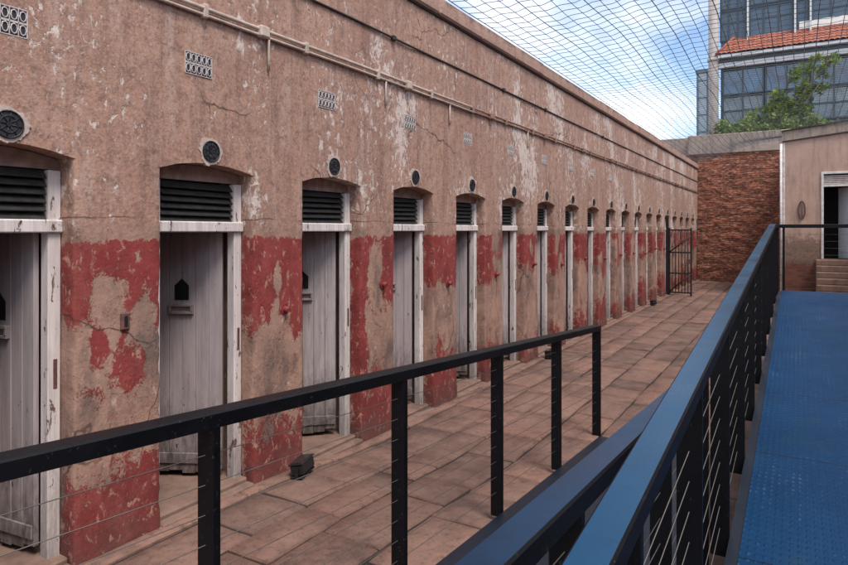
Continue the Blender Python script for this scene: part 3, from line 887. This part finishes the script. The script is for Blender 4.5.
def window(x0, x1, z0, z1, glass, nx, bars=(), dy=.02, trim=M_ofw):
    mb = MB(); w = .09
    mb.box(x0, x0+w, dy, dy+.3, z0, z1); mb.box(x1-w, x1, dy, dy+.3, z0, z1)
    mb.box(x0+w, x1-w, dy, dy+.3, z0, z0+w); mb.box(x0+w, x1-w, dy, dy+.3, z1-w, z1)
    for i in range(1, nx):
        x = x0+(x1-x0)*i/nx; mb.box(x-.045, x+.045, dy+.02, dy+.25, z0+w, z1-w)
    for z in bars: mb.box(x0+w, x1-w, dy+.03, dy+.24, z-.05, z+.05)
    f = mb.build('window', trim, ob)
    mb = MB(); mb.box(x0+.02, x1-.02, dy+.12, dy+.15, z0+.02, z1-.02); mb.build('pane', glass, f)
M_dk = simple('dark_frame', (.03, .045, .06), .5, var=.2)
# storey under the tiled roof: clear blue strip over frosted grey balustrade
xs = [.5, 2.9, 5.3, 7.7, 10.1, 12.5]
for i in range(len(xs)-1):
    window(xs[i], xs[i+1]-.06, 10.55, 12.20, M_glass, 2, (), .05, M_dk)
    window(xs[i], xs[i+1]-.06, 8.60, 10.50, M_ggrey, 2, (9.55,), .02, M_dk)
    window(xs[i], xs[i+1]-.06, 4.5, 8.5, M_glass, 2, (6.5,), .02, M_dk)
# storey above the roof
xs = [.35, 2.0, 4.55, 5.35, 8.4, 11.4, 14.4]
for i in range(len(xs)-1):
    dark = (i == 2)
    window(xs[i], xs[i+1]-.10, 14.05, 16.0, M_glass, 1 if dark else 3, (15.2,), .30, M_dk)
    window(xs[i], xs[i+1]-.10, 16.05, 18.6, M_ggrey, 1 if dark else 3, (17.3,), .30, M_dk)
    mb = MB(); mb.box(xs[i+1]-.10, xs[i+1], .12, .4, 13.6, 20); mb.build('mullion', M_olt, ob)
mb = MB(); mb.box(.3, OW, -.15, .33, 12.28, 12.58, .02); mb.box(.3, OW, -.42, .3, 12.86, 13.05, .02)
mb.build('fascia', M_olt, ob)
mb = MB(); mb.box(.3, OW, -.10, .34, 12.585, 12.855); mb.build('soffit', M_dk, ob)
mb = MB(); mb.box(4.7, OW, .28, .9, 14.16, 14.62, .02); mb.build('ledge', simple('cream_band', (.70, .66, .62), .7, var=.1), ob)
# tiled pent roof: rolled tiles in stepped courses, hipped at its left end
mb = MB(); ncourse = 6; tw = .27
for c in range(ncourse):
    f0, f1 = c/ncourse, (c+1)/ncourse+.02
    xa = .22+.95*(c+.5)/ncourse; nx = int((OW-xa)/tw*6)
    rows = []
    for f, lift in ((f0, .045), (f1, .0)):
        row = []
        for j in range(nx+1):
            x = xa+(OW-xa)*j/nx; ph = (x/tw) % 1.
            z = 13.06+1.12*f+lift+.055*abs(math.sin(math.pi*ph))**.8+.012*mn.noise((int(x/tw)*3.1, c*5, 0))
            row.append((x, -.48+.86*f, z))
        rows.append(row)
    mb.grid(rows)
mb.tube([(.22, -.46, 13.12), (1.16, .36, 14.24)], .09, 8)
mb.face([(.16, -.48, 13.06), (1.12, .37, 14.18), (.3, .37, 13.06)])
def tile_mat():
    t = NT('terracotta'); p = t.pos(); v = t.noise(t.scale(p, (3.7, 1, 4.)), 1.3, 3, .7); n = t.noise(p, 5, 5, .6)
    c = t.mix(t.map(v, .35, .65), (.27, .078, .050), (.36, .135, .092)); c = t.mix(t.map(n, .55, .75, 0, .6), c, (.24, .08, .05))
    return t.done(c, .75, 0, .3)
mb.build('tiled_roof', tile_mat(), ob)

gt2 = thing('lift_shaft', 'slim pale blue glazed steel shaft left of the round concrete column', 'shaft', (CX-5.95, 46., 0))
mb = MB()
for x in (0, .62):
    for y in (0, .62): mb.box(x-.05, x+.05, y-.05, y+.05, 0, 12.6)
for z in [i*1.15+.6 for i in range(11)]: mb.box(.05, .57, -.04, .04, z-.035, z+.035); mb.box(.05, .57, .58, .66, z-.035, z+.035)
mb.box(-.1, .72, -.1, .72, 12.6, 12.85)
mb.build('steel_frame', simple('blue_grey_steel', (.16, .22, .27), .5, var=.15), gt2)
mb = MB(); mb.box(.04, .58, .03, .045, 0, 12.58); mb.build('glazing', glass_mat('pale_glass', (.30, .42, .50), (.45, .55, .62), .8), gt2)

# ------------------------------------------------------------------ foliage behind the back wall
def leaf_mat(name, a, b):
    t = NT(name); t_a = t.attr('tone'); c = t.mix(t_a, a, b)
    m = t.done(c, .55, 0, .35)
    tr = t.n('ShaderNodeBsdfTranslucent'); t.put(tr.inputs[0], t.mix(.5, c, (.12, .20, .03)))
    mx = t.n('ShaderNodeMixShader'); mx.inputs[0].default_value = .3
    t.t.links.new(t.b.outputs[0], mx.inputs[1]); t.t.links.new(tr.outputs[0], mx.inputs[2]); t.t.links.new(mx.outputs[0], t.out.inputs[0])
    return m
M_leafA = leaf_mat('leaf_green', (.05, .10, .02), (.23, .29, .05))
M_leafB = leaf_mat('leaf_bright', (.07, .13, .025), (.28, .34, .06))
M_bark = simple('bark', (.13, .095, .07), .9, var=.4, scale=9)
def leaves(mb, clumps, per, size, rnd):
    lay = mb.bm.verts.layers.float.get('tone') or mb.bm.verts.layers.float.new('tone')
    for (cx, cy, cz, rad) in clumps:
        ct = rnd.uniform(-.2, .2)
        for _ in range(int(per*rad*rad*6)):
            d = Vector((rnd.gauss(0, 1), rnd.gauss(0, 1), rnd.gauss(0, .8))); d = d.normalized()*(rad*rnd.random()**.45)
            p = Vector((cx, cy, cz))+d
            s = size*rnd.uniform(.6, 1.3)
            a = Vector((rnd.gauss(0, 1), rnd.gauss(0, 1), rnd.gauss(0, .6))).normalized()
            b = a.cross(Vector((rnd.gauss(0, 1), rnd.gauss(0, 1), rnd.gauss(0, 1)))).normalized()
            V = [mb.bm.verts.new(q) for q in (p-a*s, p+b*s*.42-a*s*.1, p+a*s, p-b*s*.42-a*s*.1)]
            tn = max(0, min(1, rnd.random()*.75+.15+ct))
            for v in V: v[lay] = tn
            mb.bm.faces.new(V)
def plant(name, label, cat, loc, clumps, per, size, mat, limbs, seed, group=None):
    t = thing(name, label, cat, loc, group); rnd = random.Random(seed)
    mb = MB()
    for pts, r in limbs: mb.tube(pts, r, 8)
    mb.build('trunk' if name == 'tree' else 'stem', M_bark, t)
    mb = MB(); leaves(mb, clumps, per, size, rnd); mb.build('crown' if name == 'tree' else 'foliage', mat, t, fixn=False)
rnd = random.Random(5)
# tree: foot behind the wall, leaning right, ragged top branches
tc = []; limbs = [([(0, 0, 0), (.1, 0, 3.), (-.1, .1, 5.6), (.0, .1, 6.6)], [.22, .17, .12, .08])]
for (ex, ez, r0) in ((-.6, 7.2, .07), (.5, 8.0, .07), (1.2, 8.9, .06), (2.05, 9.5, .05), (2.5, 9.3, .04), (1.6, 7.2, .06), (.2, 7.6, .06), (2.3, 8.6, .04)):
    e = Vector((ex, rnd.uniform(-.4, .4), ez)); s0 = Vector((-.05, .1, rnd.uniform(5.4, 6.5)))
    mid = s0.lerp(e, .5)+Vector((rnd.uniform(-.15, .15), 0, -.15))
    limbs.append(([s0, mid, e], [r0, r0*.7, .02]))
    for q in range(5):
        f = .35+.65*q/4; p = s0.lerp(e, f)
        tc.append((p.x+rnd.uniform(-.2, .2), p.y+rnd.uniform(-.3, .3), p.z+rnd.uniform(-.15, .15), rnd.uniform(.22, .42)))
for q in range(13): tc.append((rnd.uniform(-.9, 2.0), rnd.uniform(-.4, .4), rnd.uniform(6.1, 7.3), rnd.uniform(.3, .5)))
plant('tree', 'ragged green tree leaning right behind the concrete-capped brick wall', 'tree', (CX-1.35, 31.5, 0), tc, 120, .12, M_leafA, limbs, 9)
def bush(x0, n, y, zc, seed, label):
    rnd = random.Random(seed)
    cl = [(rnd.uniform(-.85, .95), rnd.uniform(-.25, .25), zc+rnd.uniform(-.35, .32), rnd.uniform(.22, .42)) for _ in range(n)]
    lm = [([(0, 0, 0), (0, 0, 4.), (.05, 0, zc)], [.07, .05, .02])]+[([(0, 0, zc-1.5), (c[0], c[1], c[2])], [.03, .008]) for c in cl[:6]]
    plant('bush', label, 'bush', (x0, y, 0), cl, 190, .09, M_leafB, lm, seed, 'bushes showing over the brick wall')
bush(CX-2.15, 19, 29.6, 6.15, 31, 'low bright green bush at the left end of the wall top')
bush(CX-1.0, 12, 29.4, 6.05, 32, 'dark green bush at the foot of the leaning tree, over the wall capping')
bush(CX+.35, 14, 29.8, 6.15, 33, 'green bush over the sloping parapet of the pink building')

# ------------------------------------------------------------------ wire net over the yard
mb = MB()
def nz(x, y):
    base = 4.78+.33*sm(0, 3.2, x)+.0*y
    base += .30*sm(20, 27.6, y)*sm(0.2, 2, x)
    return base-.05*math.sin(y*1.1)*math.sin(min(1, x/2.5)*1.57)+.02*mn.noise((x*.9, y*.7, 3))
NX, NY = .16, .22
x = .02; i = 0
while x < 8.6:
    yend = 27.6 if x < 3.1 else 22.45
    ph = random.uniform(0, 9)
    n = int((yend-2)/.45)
    pts = []
    for j in range(n+1):
        y = 2+(yend-2)*j/n; xx = x+.018*mn.noise((ph, y*.9, 0))
        pts.append((xx, y, nz(xx, y)))
    mb.tube(pts, .0050 if i % 4 else .0070, 4, cap=False); i += 1
    x += NX*random.uniform(.88, 1.12)
y = 2.2
while y < 27.5:
    xe = 8.6 if y < 22.4 else 3.1
    n = int(xe/.17); ph = random.uniform(0, 9); pts = []
    for j in range(n+1):
        xx = .02+(xe-.02)*j/n; yy = y+.035*mn.noise((xx*1.6, ph, 0))+(.03 if j % 2 else -.03)
        pts.append((xx, yy, nz(xx, yy)))
    mb.tube(pts, .0046, 3, cap=False)
    y += NY*random.uniform(.9, 1.1)
net = mb.build('wire_net', M_net); tag(net, 'grey wire netting stretched over the whole yard against the sky', 'netting')

# ------------------------------------------------------------------ sky, sun, camera
EL, AZ = R(60), R(118)
w = bpy.data.worlds.new('World'); sc.world = w; w.use_nodes = True
nt = w.node_tree; nt.nodes.clear()
N_ = nt.nodes.new; Lk = nt.links.new
out = N_('ShaderNodeOutputWorld'); bg = N_('ShaderNodeBackground'); Lk(bg.outputs[0], out.inputs[0])
sky = N_('ShaderNodeTexSky'); sky.sky_type = 'NISHITA'; sky.sun_disc = False
sky.sun_elevation = EL; sky.sun_rotation = AZ; sky.altitude = 1700; sky.air_density = 1.0; sky.dust_density = 1.2
tc_ = N_('ShaderNodeTexCoord'); mp = N_('ShaderNodeMapping'); mp.inputs['Scale'].default_value = (1, 1, 1.7); mp.inputs['Location'].default_value = (.35, .1, .4)
Lk(tc_.outputs['Generated'], mp.inputs[0])
n1 = N_('ShaderNodeTexNoise'); n1.inputs['Scale'].default_value = 2.5; n1.inputs['Detail'].default_value = 9; n1.inputs['Roughness'].default_value = .5; n1.inputs['Distortion'].default_value = .1
Lk(mp.outputs[0], n1.inputs['Vector'])
mr = N_('ShaderNodeMapRange'); mr.inputs[1].default_value = .40; mr.inputs[2].default_value = .66; Lk(n1.outputs['Fac'], mr.inputs[0])
mx = N_('ShaderNodeMix'); mx.data_type = 'RGBA'; Lk(mr.outputs[0], mx.inputs[0]); Lk(sky.outputs[0], mx.inputs[6])
mx.inputs[7].default_value = (8.8, 8.7, 8.6, 1)
Lk(mx.outputs[2], bg.inputs[0]); bg.inputs[1].default_value = .10

sun = bpy.data.lights.new('sun', 'SUN'); sun.energy = 1.5; sun.angle = R(20); sun.color = (1, .91, .82)
so = bpy.data.objects.new('sun', sun); COL.objects.link(so)
d = Vector((math.sin(AZ)*math.cos(EL), math.cos(AZ)*math.cos(EL), math.sin(EL)))
so.rotation_euler = (-d).to_track_quat('-Z', 'Y').to_euler(); so.location = (10, -8, 20)

cam = bpy.data.cameras.new('camera'); co = bpy.data.objects.new('camera', cam); COL.objects.link(co)
F_PX = 630.
cam.sensor_fit = 'HORIZONTAL'; cam.sensor_width = 36; cam.lens = 36*F_PX/848
cam.shift_y = -(282.5-230)/848; cam.clip_start = .05; cam.clip_end = 600
TH = math.atan2(800-424, F_PX)
co.location = (CX, 0, EYE); co.rotation_euler = (R(90), 0, TH)
sc.camera = co
sc.view_settings.view_transform = 'Standard'; sc.view_settings.look = 'None'
sc.view_settings.gamma = 1; sc.view_settings.use_curve_mapping = False
sc.view_settings.exposure = 1.3
